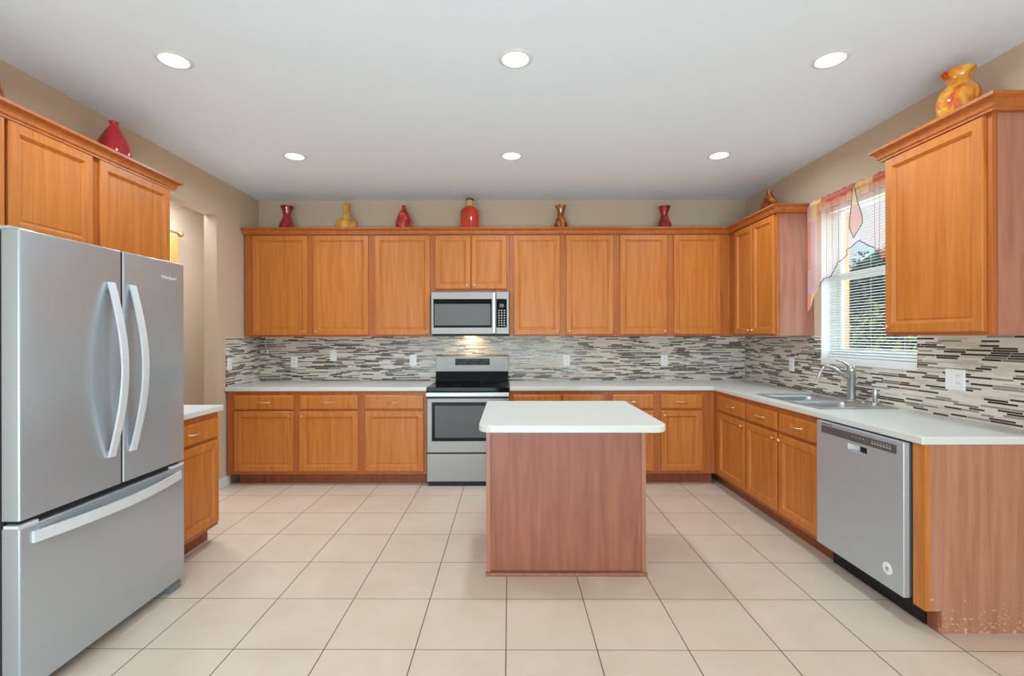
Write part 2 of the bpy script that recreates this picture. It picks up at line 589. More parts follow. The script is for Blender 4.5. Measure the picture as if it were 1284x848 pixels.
def rrect(x0, x1, y0, y1, r, n=6):
    pts = []
    for cx, cy, a0 in ((x1 - r, y0 + r, -PI / 2), (x1 - r, y1 - r, 0), (x0 + r, y1 - r, PI / 2), (x0 + r, y0 + r, PI)):
        for k in range(n + 1):
            a = a0 + PI / 2 * k / n
            pts.append((cx + r * math.cos(a), cy + r * math.sin(a)))
    return pts

# ------------------------------------------------------------------ room shell
XL, XR, YB, YR, ZC = -2.60, 2.533, 5.05, -2.6, 2.815
WY0, WY1, WZ0, WZ1 = 2.934, 3.838, 1.16, 2.40          # kitchen window opening
DY0, DY1, DZ1 = 3.36, 4.309, 2.486                     # passage in the left wall

struct(box(-3.7, 2.9, YR - 0.1, 6.4, -0.1, 0.0).build('floor', 'floor'))
struct(box(-3.7, 2.9, YR - 0.1, 6.4, ZC, ZC + 0.15).build('ceiling', 'ceiling'))
struct(box(XL, XR + 0.147, YB, YB + 0.12, 0, ZC).build('wall_back', 'wall'))
struct(MB().cells([YR, DY0, DY1, 6.3], [0, DZ1, ZC], {(1, 0)}, lambda u, v, d: (d, u, v), XL - 0.115, XL).build('wall_left', 'wall'))
struct(MB().cells([YR, WY0, WY1, YB], [0, WZ0, WZ1, ZC], {(1, 1)}, lambda u, v, d: (d, u, v), XR, XR + 0.147).build('wall_right', 'wall'))
struct(MB().cells([YR, WY0 + 0.03, WY1 - 0.0, YB + 0.12], [0, WZ0 + 0.04, WZ1, ZC], {(1, 1)}, lambda u, v, d: (d, u, v), XR + 0.150, XR + 0.225).build('wall_exterior', 'stucco'))
struct(MB().cells([XL - 0.115, -2.3, 1.9, XR + 0.147], [0, 0.05, 2.35, ZC], {(1, 1)}, lambda u, v, d: (u, d, v), YR - 0.1, YR).build('wall_rear', 'wall'))
# hall beyond the passage
struct(box(-3.62, -3.50, YR, 6.3, 0, ZC).build('wall_hall', 'hall_wall'))
struct(box(-3.62, XL, 6.2, 6.3, 0, ZC).build('wall_hall_end', 'hall_wall'))
struct(box(-3.62, XL - 0.115, 1.9, 2.0, 0, ZC).build('wall_hall_near', 'hall_wall'))
struct(box(XL, XL + 0.014, DY1 + 0.002, 4.50, 0.0, 0.088).build('baseboard_left', 'trim', bevel=0.004))
# unseen, assumed patio door frame at the rear of the room
pd = MB()
for x0, x1 in ((-2.3, -2.24), (-0.26, -0.14), (1.84, 1.9)):
    pd.box(x0, x1, YR - 0.08, YR - 0.02, 0.05, 2.35)
pd.box(-2.3, 1.9, YR - 0.08, YR - 0.02, 2.29, 2.35).box(-2.3, 1.9, YR - 0.08, YR - 0.02, 0.05, 0.10)
struct(pd.build('door_1', 'trim'))

# ---- kitchen window
win = struct(bpy.data.objects.new('window_1', None))
C.objects.link(win)
win.location = (XR, WY0, WZ0)
wl = Matrix.Translation((-XR, -WY0, -WZ0))
def wpart(mb, name, m, **kw):
    for v in mb.bm.verts:
        v.co = wl @ v.co
    return mb.build(name, m, win, **kw)
t = 0.006
wpart(MB().box(XR - 0.002, XR + 0.12, WY1 - t, WY1, WZ0, WZ1).box(XR - 0.002, XR + 0.12, WY0, WY0 + t, WZ0, WZ1)
      .box(XR - 0.002, XR + 0.12, WY0 + t, WY1 - t, WZ1 - t, WZ1), 'jamb', 'trim')
wpart(box(XR - 0.008, XR + 0.12, WY0 + 0.001, WY1 - 0.001, WZ0 + 0.001, WZ0 + 0.05), 'sill', 'trim', bevel=0.004)
fx0, fx1 = XR + 0.12, XR + 0.147
wpart(MB().cells([WY0, WY0 + 0.055, WY1 - 0.055, WY1], [WZ0, WZ0 + 0.115, WZ1 - 0.05, WZ1], {(1, 1)}, lambda u, v, d: (d, u, v), fx0, fx1), 'window_frame', 'trim', bevel=0.003)
wpart(box(fx0 - 0.012, fx1, WY0 + 0.05, WY1 - 0.05, 1.815, 1.868), 'meeting_rail', 'trim', bevel=0.003)
wpart(box(fx0 + 0.010, fx0 + 0.014, WY0 + 0.05, WY1 - 0.05, WZ0 + 0.11, WZ1 - 0.045), 'pane', 'glass')

# ------------------------------------------------------------------ cabinets
DOOR = [(0, 0), (0, 0.015), (0.005, 0.020), (0.049, 0.020), (0.052, 0.0150), (0.056, 0.0140), (0.061, 0.0065), (0.067, 0.0055), (0.074, 0.0085)]
DRAWER = [(0, 0), (0, 0.013), (0.007, 0.019), (0.014, 0.020)]

def knob(parent, x, z):
    return MB().lathe([(0, 0.0055), (-0.010, 0.0045), (-0.014, 0.009), (-0.019, 0.0118), (-0.024, 0.0095), (-0.026, 0.0035)],
                      (x, -0.020, z), 16, 'y').build('knob', 'brass', parent, smooth=40)

def pull(parent, x, z, L=0.10):
    pts, rs = [], []
    for k in range(13):
        a = k / 12
        e = abs(a - 0.5) * 2
        pts.append((x + (a - 0.5) * L, -0.020 - 0.024 * (1 - e ** 3.5), z))
        rs.append(0.0045 + 0.0028 * (1 - e) + (0.004 if k in (0, 12) else 0))
    mb = MB().tube(pts, rs, 10)
    for sx in (-1, 1):
        mb.lathe([(0, 0.0085), (-0.004, 0.008), (-0.007, 0.005)], (x + sx * L / 2, -0.020, z), 12, 'y')
    return mb.build('pull_handle', 'brass', parent, smooth=50)

def door(parent, x0, x1, z0, z1, kn=None):
    d = MB().rings(x0, x1, z0, z1, DOOR, 0.0).build('door', 'wood', parent)
    if kn:
        kx = x0 + 0.030 if kn[0] == 'l' else x1 - 0.030
        kz = z0 + 0.035 if kn[1] == 'b' else z1 - 0.040
        knob(d, kx, kz)
    return d

def drawer(parent, x0, x1, z0, z1):
    d = MB().rings(x0, x1, z0, z1, DRAWER, 0.0).build('drawer', 'wood', parent)
    pull(d, (x0 + x1) / 2, (z0 + z1) / 2)
    return d

ZU0, ZU1 = 1.38, 2.40
def wall_cabinet(label, loc, rz, w, d, doors, z0=ZU0, z1=ZU1, dz=None, sides=()):
    """origin: face-frame corner on the floor line; doors = (x0, x1, knob side)"""
    t_ = thing('wall_cabinet', label, 'wall cabinet', (loc[0], loc[1], z0), rz)
    z1 -= z0
    dz = (dz[0] - z0, dz[1] - z0) if dz else (0.016, 1.002)
    box(0, w, 0, d, 0, z1).build('carcass', 'frame_wood', t_, bevel=0.0015)
    for x0, x1, k in doors:
        door(t_, x0, x1, dz[0], dz[1], (k, 'b') if k else None)
    for s in sides:
        x = (-0.003, -0.0002) if s == 'l' else (w + 0.0002, w + 0.003)
        box(x[0], x[1], 0.022, d, 0.001, z1 - 0.02).build('end_panel', 'side_veneer', t_)
    return t_

def base_cabinet(label, loc, rz, w, d, bays, toe=True, toe_x=(0, None)):
    """bays = (x0, x1, knob side)"""
    t_ = thing('base_cabinet', label, 'base cabinet', (loc[0], loc[1], 0), rz)
    box(0, w, 0, d, 0.104, 0.8745).build('carcass', 'frame_wood', t_, bevel=0.0015)
    box(toe_x[0], toe_x[1] or w, 0.072, d, 0.0, 0.1035).build('toe_kick', 'toe', t_)
    for x0, x1, k in bays:
        drawer(t_, x0, x1, 0.708, 0.838)
        door(t_, x0, x1, 0.134, 0.690, (k, 't') if k else None)
    return t_

YU = 4.745     # upper face frame on the end wall
def on(x0):    # doors given in room X
    return lambda a, b, k: (a - x0, b - x0, k)
q = on(-2.585)
wall_cabinet('two-door maple wall cabinet at the left end, above the left counter', (-2.585, YU), 0, 1.262, YB - YU - 0.001, [q(-2.504, -1.959, 'r'), q(-1.901, -1.355, 'l')])
q = on(-1.322)
wall_cabinet('tall single-door maple wall cabinet just left of the microwave', (-1.322, YU), 0, 0.602, YB - YU - 0.001, [q(-1.292, -0.745, 'r')])
q = on(-0.719)
wall_cabinet('short two-door maple wall cabinet directly above the microwave', (-0.719, YU), 0, 0.758, YB - YU - 0.001, [q(-0.693, -0.346, 'r'), q(-0.336, 0.012, 'l')], z0=1.818, dz=(1.848, 2.382))
q = on(0.040)
wall_cabinet('two-door maple wall cabinet just right of the microwave', (0.040, YU), 0, 1.060, YB - YU - 0.001, [q(0.079, 0.540, 'r'), q(0.598, 1.068, 'l')])
q = on(1.101)
wall_cabinet('two-door maple wall cabinet reaching into the right corner', (1.101, YU), 0, 1.126, YB - YU - 0.001, [q(1.132, 1.599, 'r'), q(1.662, 2.125, 'l')])
XU = 2.228
wall_cabinet('narrow two-door maple wall cabinet on the side wall left of the window', (XU, YB - 0.001), -PI / 2, 1.119, XR - XU - 0.001,
             [(0.434, 0.747, 'r'), (0.757, 1.100, 'l')], sides='r')
wall_cabinet('single-door maple wall cabinet right of the window, nearest the camera', (XU, 2.80), -PI / 2, 0.610, XR - XU - 0.001,
             [(0.014, 0.585, 'l')], sides='r', z1=2.42, dz=(1.398, 2.398))
# left wall
XLU = -2.295
wall_cabinet('short two-door maple cabinet above the refrigerator', (XLU, 1.730), PI / 2, 0.936, XLU - XL - 0.001, [(0.015, 0.448, None), (0.464, 0.915, None)], z0=1.838, dz=(1.862, 2.382))
wall_cabinet('maple wall cabinet beside the passage, half hidden behind the refrigerator', (XLU, 2.667), PI / 2, 0.598, XLU - XL - 0.001, [(0.025, 0.583, 'l')])

YF = 4.44
q = on(-2.583)
base_cabinet('two-door maple base cabinet at the left end of the end wall', (-2.583, YF), 0, 1.247, YB - YF - 0.001, [q(-2.512, -1.967, 'r'), q(-1.912, -1.367, 'l')], toe_x=(0.075, None))
q = on(-1.335)
base_cabinet('single-door maple base cabinet just left of the range', (-1.335, YF), 0, 0.600, YB - YF - 0.001, [q(-1.304, -0.759, 'r')])
q = on(0.034)
base_cabinet('two-drawer maple base cabinet right of the range, hidden behind the island', (0.034, YF), 0, 0.913, YB - YF - 0.001, [q(0.070, 0.515, 'r'), q(0.527, 0.913, 'l')])
q = on(0.948)
base_cabinet('maple base cabinet in the right corner, partly behind the island', (0.948, YF), 0, 0.989, YB - YF - 0.001, [q(0.983, 1.370, 'r'), q(1.437, 1.823, 'l')])
XF = 1.938
base_cabinet('single-door maple base cabinet between the corner and the sink', (XF, YB - 0.001), -PI / 2, 1.204, XR - XF - 0.001, [(0.722, 1.196, 'r')])
# sink base: leaves the bowls' space open inside
sb = base_cabinet('two-door maple sink base cabinet left of the dishwasher', (XF, 3.842), -PI / 2, 0.910, XR - XF - 0.001, [(0.014, 0.446, 'r'), (0.474, 0.898, 'l')])
for ch in list(sb.children):
    if ch.name.startswith('carcass'):
        bpy.data.objects.remove(ch)
mb = MB().box(0, 0.910, 0, 0.018, 0.104, 0.8745).box(0, 0.018, 0.018, 0.594, 0.104, 0.8745).box(0.892, 0.910, 0.018, 0.594, 0.104, 0.8745)
mb.box(0.018, 0.892, 0.018, 0.594, 0.104, 0.122)
mb.build('carcass', 'frame_wood', sb)
base_cabinet('short maple base cabinet between refrigerator and passage', (-1.965, 2.70), PI / 2, 0.565, -1.965 - XL - 0.001, [(0.022, 0.547, 'l')])

# end panel of the right run, next to the dishwasher
ep = thing('end_panel', 'scuffed reddish wood end panel closing the counter run beside the dishwasher', 'end panel', (XF, 2.213, 0))
MB().prism([(0.0, 0.104), (0.075, 0.104), (0.075, 0.0), (0.594, 0.0), (0.594, 0.8745), (0.0, 0.8745)],
           lambda a, b: (a, 0.0, b), lambda a, b: (a, 0.016, b)).build('panel', 'worn', ep)
box(-0.001, 0.020, 0.0165, 0.066, 0.104, 0.8745).build('stile', 'wood', ep, bevel=0.001)
box(0.066, 0.078, 0.0165, 0.066, 0.0, 0.103).build('toe_kick', 'toe', ep)
MB().box(-0.0015, 0.020, -0.002, 0.0162, 0.104, 0.8745).build('edge_band', 'wood', ep, bevel=0.001)

# ------------------------------------------------------------------ crown moulding
CROWN = [(0.0, 0.0), (0.023, 0.0), (0.023, 0.010), (0.030, 0.016), (0.032, 0.030), (0.040, 0.044), (0.052, 0.052), (0.060, 0.056), (0.060, 0.070), (0.052, 0.075), (0.0, 0.075)]
def crown(path, z, label, name='crown_molding', zs=1.0):
    mb = MB()
    bm = mb.bm
    P = [Vector(p) for p in path]
    loops = []
    for i, p in enumerate(P):
        ns = []
        for a, b in ((i - 1, i), (i, i + 1)):
            if 0 <= a and b < len(P):
                d = (P[b] - P[a]).normalized()
                ns.append(Vector((d.y, -d.x)))
        if len(ns) == 2:
            n = (ns[0] + ns[1])
            n = n / n.dot(ns[0])
        else:
            n = ns[0]
        loops.append([bm.verts.new((p.x + n.x * o, p.y + n.y * o, z + h * zs)) for o, h in CROWN])
    k = len(CROWN)
    for a, b in zip(loops, loops[1:]):
        for i in range(k):
            bm.faces.new((a[i], a[(i + 1) % k], b[(i + 1) % k], b[i]))
    bm.faces.new(loops[0])
    bm.faces.new(loops[-1][::-1])
    bmesh.ops.recalc_face_normals(bm, faces=bm.faces)
    return tag(mb.build(name, 'frame_wood'), label, 'crown molding')

e = 0.0008
crown([(XL + 0.002, YU - e), (XU - e, YU - e), (XU - e, 3.930 - 0.004), (XR - 0.002, 3.930 - 0.004)], 2.390, 'long maple crown molding running along the end wall cabinets and round to the window', zs=0.85)
crown([(XLU + e, 1.0), (XLU + e, 3.265 + e), (XL + 0.002, 3.265 + e)], 2.380, 'maple crown molding on the cabinets above the refrigerator')
crown([(XR - 0.002, 2.80 + e), (XU - e, 2.80 + e), (XU - e, 2.190 - 0.004), (XR - 0.002, 2.190 - 0.004)], 2.400, 'maple crown molding round the cabinet right of the window')

# ------------------------------------------------------------------ counters
ZT0, ZT1 = 0.876, 0.914
SX0, SX1, SY0, SY1 = 1.985, 2.485, 3.03, 3.80            # sink cut-out (rim lies on it)
ct = MB().cells([0.036, 1.915, SX0 + 0.012, SX1 - 0.075, XR - 0.003], [2.200, SY0 + 0.012, SY1 - 0.012, 4.415, YB - 0.003],
                {(0, 0), (0, 1), (0, 2), (2, 1)}, lambda u, v, d: (u, v, d), ZT0, ZT1).build('countertop', 'laminate', bevel=0.006)
tag(ct, 'L-shaped white laminate countertop from the range round past the sink', 'countertop')
tag(box(XL + 0.003, -0.731, 4.415, YB - 0.003, ZT0, ZT1).build('countertop', 'laminate', bevel=0.006), 'white laminate countertop on the base cabinets left of the range', 'countertop')
tag(box(XL + 0.003, -1.94, 2.695, 3.293, ZT0, ZT1).build('countertop', 'laminate', bevel=0.006), 'small white laminate countertop behind the refrigerator', 'countertop')

# ------------------------------------------------------------------ backsplash
def plate_tag(o, l):
    return tag(o, l, 'backsplash')
plate_tag(box(XL + 0.012, XR - 0.012, YB - 0.010, YB - 0.0005, ZT1 + 0.0005, 1.3795).build('mosaic_backsplash', 'splash_x'), 'wide strip mosaic backsplash behind the range')
plate_tag(box(XL + 0.0005, XL + 0.010, 4.44, YB - 0.011, ZT1 + 0.0005, 1.3795).build('mosaic_backsplash', 'splash_y'), 'narrow strip mosaic backsplash return on the left side wall')
plate_tag(MB().cells([2.02, WY0, WY1, YB - 0.011], [ZT1 + 0.0005, WZ0, 1.3795], {(1, 1)}, lambda u, v, d: (d, u, v), XR - 0.010, XR - 0.0005).build('mosaic_backsplash', 'splash_y'),
          'strip mosaic backsplash below and beside the window')

# ------------------------------------------------------------------ island
isl = thing('island_cabinet', 'freestanding island base in reddish wood veneer, middle of the floor', 'kitchen island', (0.35, 3.09, 0), math.radians(-0.6))
ix0, ix1, iy0, iy1 = -0.461, 0.461, -0.325, 0.33
box(ix0 + 0.02, ix1 - 0.02, iy0 + 0.006, iy1, 0.012, 0.8745).build('panel', 'veneer', isl)
for sx, x0 in ((-1, ix0), (1, ix1 - 0.026)):
    box(x0, x0 + 0.026, iy0 - 0.004, iy0 + 0.10, 0.0, 0.8745).build('corner_post', 'side_veneer', isl, bevel=0.002)
    box(ix0 if sx < 0 else ix1 - 0.019, ix0 + 0.019 if sx < 0 else ix1, iy0 + 0.1005, iy1, 0.0, 0.8745).build('side_panel', 'veneer', isl)
MB().prism([(0, 0), (0.014, 0), (0.014, 0.006), (0.011, 0.015), (0.005, 0.020), (0, 0.020)],
           lambda a, b: (ix0 - 0.004, iy0 - 0.0045 - a, b), lambda a, b: (ix1 + 0.004, iy0 - 0.0045 - a, b)).build('shoe_molding', 'toe', isl)
box(ix0 + 0.027, ix1 - 0.027, iy0 - 0.003, iy0 + 0.0055, 0.0, 0.022).build('bottom_rail', 'toe', isl)
front_c = rrect(-0.4975, 0.4975, -0.4825, 0.4825, 0.075, 8)
rear_c = rrect(-0.4975, 0.4975, -0.4825, 0.4825, 0.022, 8)
it = MB().prism([a if a[1] < 0 else b for a, b in zip(front_c, rear_c)], lambda a, b: (a, b, ZT0), lambda a, b: (a, b, ZT1)).build('island_countertop', 'laminate', bevel=0.006, segs=3, smooth=50)
it.location = (0.358, 2.972, 0)
it.rotation_euler = (0, 0, math.radians(-0.6))
tag(it, 'white laminate island countertop with rounded corners', 'countertop')

# ------------------------------------------------------------------ refrigerator (local x along the front, y into the wall)
fr = thing('refrigerator', 'large stainless french door refrigerator with freezer drawer, left foreground', 'refrigerator', (-1.79, 1.761, 0), PI / 2)
FW = 0.904
box(0.004, FW - 0.004, 0.085, 0.780, 0.03, 1.762).build('cabinet', 'grey_plastic', fr, bevel=0.004)
gx = 0.474
def fdoor(x0, x1, z0, z1, name):
    d = MB().prism(rrect(x0, x1, 0.0, 0.070, 0.007, 4), lambda a, b: (a, b, z0), lambda a, b: (a, b, z1)).build(name, 'fridge_steel', fr, bevel=0.003, smooth=30)
    return d
d1 = fdoor(0.0, gx - 0.006, 0.700, 1.782, 'door')
d2 = fdoor(gx + 0.006, FW, 0.700, 1.782, 'door')
d3 = fdoor(0.0, FW, 0.055, 0.672, 'freezer_drawer')
MB().box(0.012, FW - 0.012, 0.0705, 0.0845, 0.06, 1.775).box(gx - 0.0058, gx + 0.0058, 0.006, 0.0704, 0.70, 1.778).box(0.02, FW - 0.02, 0.02, 0.0704, 0.6735, 0.699).build('gasket_and_gap_shade', 'dark_gap', fr)  # boxes between doors and drawer are dark fill painting the gap's shade
# drawer's pale lips at the sides of the gap
def bowed(parent, p0, p1, along, bow, half, thick):
    """flat bar bowed away from the door: along 'z' (door) or 'x' (drawer)"""
    mb = MB()
    n = 24
    bm = mb.bm
    prev = None
    first = None
    for k in range(n + 1):
        a = k / n
        s = math.sin(PI * a)
        y = -0.010 - bow * s
        if along == 'z':
            z = p0 + (p1 - p0) * a
            ring = [(parent_x - half, y, z), (parent_x + half, y, z), (parent_x + half, y + thick, z), (parent_x - half, y + thick, z)]
        else:
            x = p0 + (p1 - p0) * a
            ring = [(x, y, parent_x - half), (x, y, parent_x + half), (x, y + thick, parent_x + half), (x, y + thick, parent_x - half)]
        vs = [bm.verts.new(r) for r in ring]
        if prev:
            for i in range(4):
                bm.faces.new((prev[i], prev[(i + 1) % 4], vs[(i + 1) % 4], vs[i]))
        else:
            first = vs
        prev = vs
    bm.faces.new(first[::-1])
    bm.faces.new(prev)
    for e_ in (p0, p1):                                   # mounting feet
        s_ = 1 if e_ == min(p0, p1) else -1
        if along == 'z':
            mb.box(parent_x - half, parent_x + half, -0.010 + thick, 0.0005, min(e_, e_ + s_ * 0.03), max(e_, e_ + s_ * 0.03))
        else:
            mb.box(min(e_, e_ + s_ * 0.03), max(e_, e_ + s_ * 0.03), -0.010 + thick, 0.0005, parent_x - half, parent_x + half)
    bmesh.ops.recalc_face_normals(bm, faces=bm.faces)
    return mb.build('handle', 'bright_steel', parent, smooth=35)
parent_x = 0.406
bowed(d1, 0.838, 1.629, 'z', 0.062, 0.0175, 0.0095)
parent_x = 0.530
bowed(d2, 0.838, 1.629, 'z', 0.062, 0.0175, 0.0095)
parent_x = 0.625
bowed(d3, 0.045, 0.865, 'x', 0.050, 0.022, 0.0095)
text_bm('Whirlpool', 0.026, lambda a, b, c: (0.783 + a, -0.0006 - c, 1.694 + b)).build('logo', 'bright_steel', d2)
for x0 in (0.006, FW - 0.106):
    box(x0, x0 + 0.10, 0.045, 0.16, 1.7825, 1.796).build('hinge_cover', 'light_grey', fr, bevel=0.004)
for x0 in (0.012, FW - 0.098):
    MB().prism([(0.012, 0.0), (0.12, 0.0), (0.12, 0.054), (0.03, 0.054), (0.012, 0.03)], lambda a, b: (x0, a, b), lambda a, b: (x0 + 0.086, a, b)).build('foot_cover', 'grey_plastic', fr, bevel=0.002)
for x0, x1 in ((0.0, 0.075), (FW - 0.10, FW)):
    box(x0, x1, 0.004, 0.06, 0.6725, 0.684).build('drawer_lip', 'bright_steel', d3)

# ------------------------------------------------------------------ range
rg = thing('kitchen_range', 'stainless electric range with black glass cooktop on the end wall', 'range', (-0.726, 4.40, 0))
RW = 0.756
box(0.002, RW - 0.002, 0.03, 0.60, 0.03, 0.872).build('body', 'dark_grey', rg)
MB().box(0.0, RW, -0.012, 0.62, 0.8725, 0.914).build('cooktop', 'black_glass', rg, bevel=0.005)
od = box(0.0, RW, -0.004, 0.0295, 0.312, 0.812).build('oven_door', 'steel', rg, bevel=0.006)
box(0.046, RW - 0.046, -0.0065, -0.0042, 0.418, 0.776).build('oven_window', 'black_glass', od)
box(0.075, RW - 0.075, -0.0082, -0.0067, 0.450, 0.745).build('glass_pane', 'oven_glass', od)
box(0.003, RW - 0.003, 0.008, 0.0295, 0.8125, 0.872).build('vent_trim', 'dark_gap', rg)
hb = MB().box(0.0, RW, -0.050, -0.028, 0.832, 0.868)
for x0 in (0.02, RW - 0.06):
    hb.box(x0, x0 + 0.04, -0.028, 0.008, 0.838, 0.862)
hb.build('handle', 'bright_steel', rg, bevel=0.006)
box(0.0, RW, -0.002, 0.0295, 0.045, 0.300).build('storage_drawer', 'steel', rg, bevel=0.005)
box(0.004, RW - 0.004, 0.012, 0.0296, 0.3005, 0.3115).build('drawer_gap', 'dark_gap', rg)
box(0.01, RW - 0.01, 0.02, 0.10, 0.0, 0.0445).build('plinth', 'dark_gap', rg)
bgd = MB().prism([(0.552, 1.017), (0.545, 1.175), (0.575, 1.185), (0.63, 1.185), (0.63, 1.017)], lambda a, b: (0.006, a, b), lambda a, b: (RW - 0.006, a, b)).build('backguard', 'steel', rg, bevel=0.004)
MB().prism([(0.53, 0.9145), (0.555, 1.0165), (0.63, 1.0165), (0.63, 0.9145)], lambda a, b: (0.004, a, b), lambda a, b: (RW - 0.004, a, b)).build('backguard_base', 'black_glass', rg, bevel=0.002)
dp = MB().prism([(0.5450, 1.085), (0.5415, 1.150), (0.56, 1.150), (0.56, 1.085)], lambda a, b: (0.205, a, b), lambda a, b: (0.560, a, b)).build('control_display', 'black_glass', bgd)
mb = MB()
for i in range(16):
    for j in range(3):
        if (i * 7 + j * 3) % 5 != 0:
            x = 0.218 + i * 0.0208
            z = 1.093 + j * 0.019
            y = 0.5450 - (z - 1.085) / 0.065 * 0.0035
            mb.box(x, x + 0.013, y - 0.0012, y, z, z + 0.009)
mb.build('button_print', 'slot', dp)
for cx, cy, r in ((0.19, 0.16, 0.105), (0.57, 0.16, 0.085), (0.19, 0.42, 0.075), (0.57, 0.42, 0.105)):
    mb = MB()
    n = 36
    for k in range(n):
        a, b = 2 * PI * k / n, 2 * PI * (k + 1) / n
        mb.bm.faces.new([mb.bm.verts.new((cx + rr * math.cos(t_), cy + rr * math.sin(t_), 0.9144)) for rr, t_ in ((r - 0.002, a), (r, a), (r, b), (r - 0.002, b))])
    mb.build('burner_ring', 'dark_grey', rg)

# ------------------------------------------------------------------ microwave
mw = thing('microwave_oven', 'stainless over-the-range microwave under the short cabinet', 'microwave', (-0.722, 4.645, 1.384))
MW = 0.756
box(0.0, MW, 0.022, 0.392, 0.018, 0.431).build('body', 'dark_grey', mw)
box(0.006, MW - 0.006, 0.03, 0.392, 0.0, 0.0175).build('vent_grille', 'dark_gap', mw)
md = box(0.0, 0.628, 0.0, 0.0215, 0.020, 0.428).build('door', 'steel', mw, bevel=0.004)
box(0.022, 0.588, -0.002, -0.0002, 0.082, 0.360).build('window_surround', 'black_glass', md)
box(0.032, 0.576, -0.0035, -0.0022, 0.104, 0.312).build('window_screen', 'micro_mesh', md)
hb = MB().box(0.597, 0.622, -0.040, -0.026, 0.030, 0.418)
hb.box(0.600, 0.619, -0.026, 0.0, 0.034, 0.060).box(0.600, 0.619, -0.026, 0.0, 0.388, 0.414)
hb.build('handle', 'bright_steel', md, bevel=0.004)
mp_ = box(0.630, MW, 0.0, 0.0215, 0.020, 0.428).build('control_panel', 'steel', mw, bevel=0.004)
pk = box(0.634, 0.734, -0.002, -0.0002, 0.082, 0.360).build('keypad', 'black_glass', mp_)
box(0.664, 0.706, -0.0032, -0.0022, 0.280, 0.312).build('display', 'micro_mesh', pk)
mb = MB()
for i in range(3):
    for j in range(7):
        mb.box(0.652 + i * 0.026, 0.652 + i * 0.026 + 0.012, -0.0032, -0.0022, 0.098 + j * 0.024, 0.098 + j * 0.024 + 0.011)
mb.build('button_print', 'button', pk)
text_bm('Whirlpool', 0.014, lambda a, b, c: (0.36 + a, -0.0006 - c, 0.394 + b)).build('logo', 'dark_grey', md)
bulb = box(0.30, 0.42, 0.22, 0.30, -0.004, -0.0005).build('cooktop_light', emitter('warm cooktop bulb', (255, 214, 150), 4.0), mw)
area_light('cooktop_lamp', (-0.722 + 0.36, 4.645 + 0.30, 1.376), (math.radians(14), 0, 0), 0.10, 0.06, 0.9, (1.0, 0.72, 0.42))

# ------------------------------------------------------------------ dishwasher
dw = thing('dishwasher', 'stainless dishwasher with a dark control strip under the right counter', 'dishwasher', (1.900, 2.925, 0), -PI / 2)
DWW = 0.638
box(0.004, DWW - 0.004, 0.042, 0.60, 0.10, 0.870).build('tub', 'dark_gap', dw)
hx0, hx1, hz0, hz1 = 0.268, 0.405, 0.752, 0.785
dd = MB().cells([0.0, hx0, hx1, DWW], [0.125, hz0, hz1, 0.868], {(1, 1)}, lambda u, v, d: (u, d, v), 0.0, 0.030).build('door', 'dw_steel', dw, bevel=0.003)
MB().prism([(hx0, 0.0301), (hx1, 0.0301), (hx1, 0.041), (hx0, 0.041)], lambda a, b: (a, b, hz0), lambda a, b: (a, b, hz1)).build('pocket_handle', 'dark_gap', dd)
MB().prism([(hx0, 0.001), (hx0 + 0.055, 0.022), (hx0 + 0.055, 0.0299), (hx0, 0.0299)], lambda a, b: (a, b, hz0 + 0.001), lambda a, b: (a, b, hz1 - 0.001)).build('pocket_scoop', 'bright_steel', dd, bevel=0.002)
box(0.002, DWW - 0.002, 0.0302, 0.0418, 0.128, 0.865).build('door_edge', 'dark_grey', dd)
cs = box(0.045, DWW - 0.04, -0.0012, -0.0002, 0.802, 0.846).build('control_strip', 'dark_grey', dd)
mb = MB()
for i, x in enumerate((0.30, 0.325, 0.35, 0.375)):
    mb.box(x, x + 0.012, -0.0018, -0.0013, 0.826, 0.830)
mb.build('indicator_print', 'button', cs)
mb = MB()
for i in range(7):
    x = 0.44 + i * 0.019
    mb.box(x, x + 0.011, -0.0018, -0.0013, 0.818, 0.825).box(x, x + 0.008, -0.0018, -0.0013, 0.831, 0.834)
mb.build('button_print', 'button', cs)
mb = MB()
for i in range(7):
    mb.box(0.05 + i * 0.013, 0.057 + i * 0.013, -0.0006, 0.0, 0.852, 0.860)
mb.build('vent', 'dark_gap', dd)
text_bm('Whirlpool', 0.020, lambda a, b, c: (0.285 + a, -0.0006 - c, 0.213 + b)).build('logo', 'light_grey', dd)
st = MB().lathe([(-0.0012, 0.029), (0.0, 0.030)], (0.540, -0.0002, 0.219), 32, 'y').build('sticker', 'plate', dd)
text_bm('e', 0.044, lambda a, b, c: (0.540 + a, -0.0016 - c, 0.222 + b)).build('sticker_print', 'dark_grey', st)
box(0.0, DWW, 0.10, 0.112, 0.0, 0.098).build('toe_plate', 'dark_gap', dw)

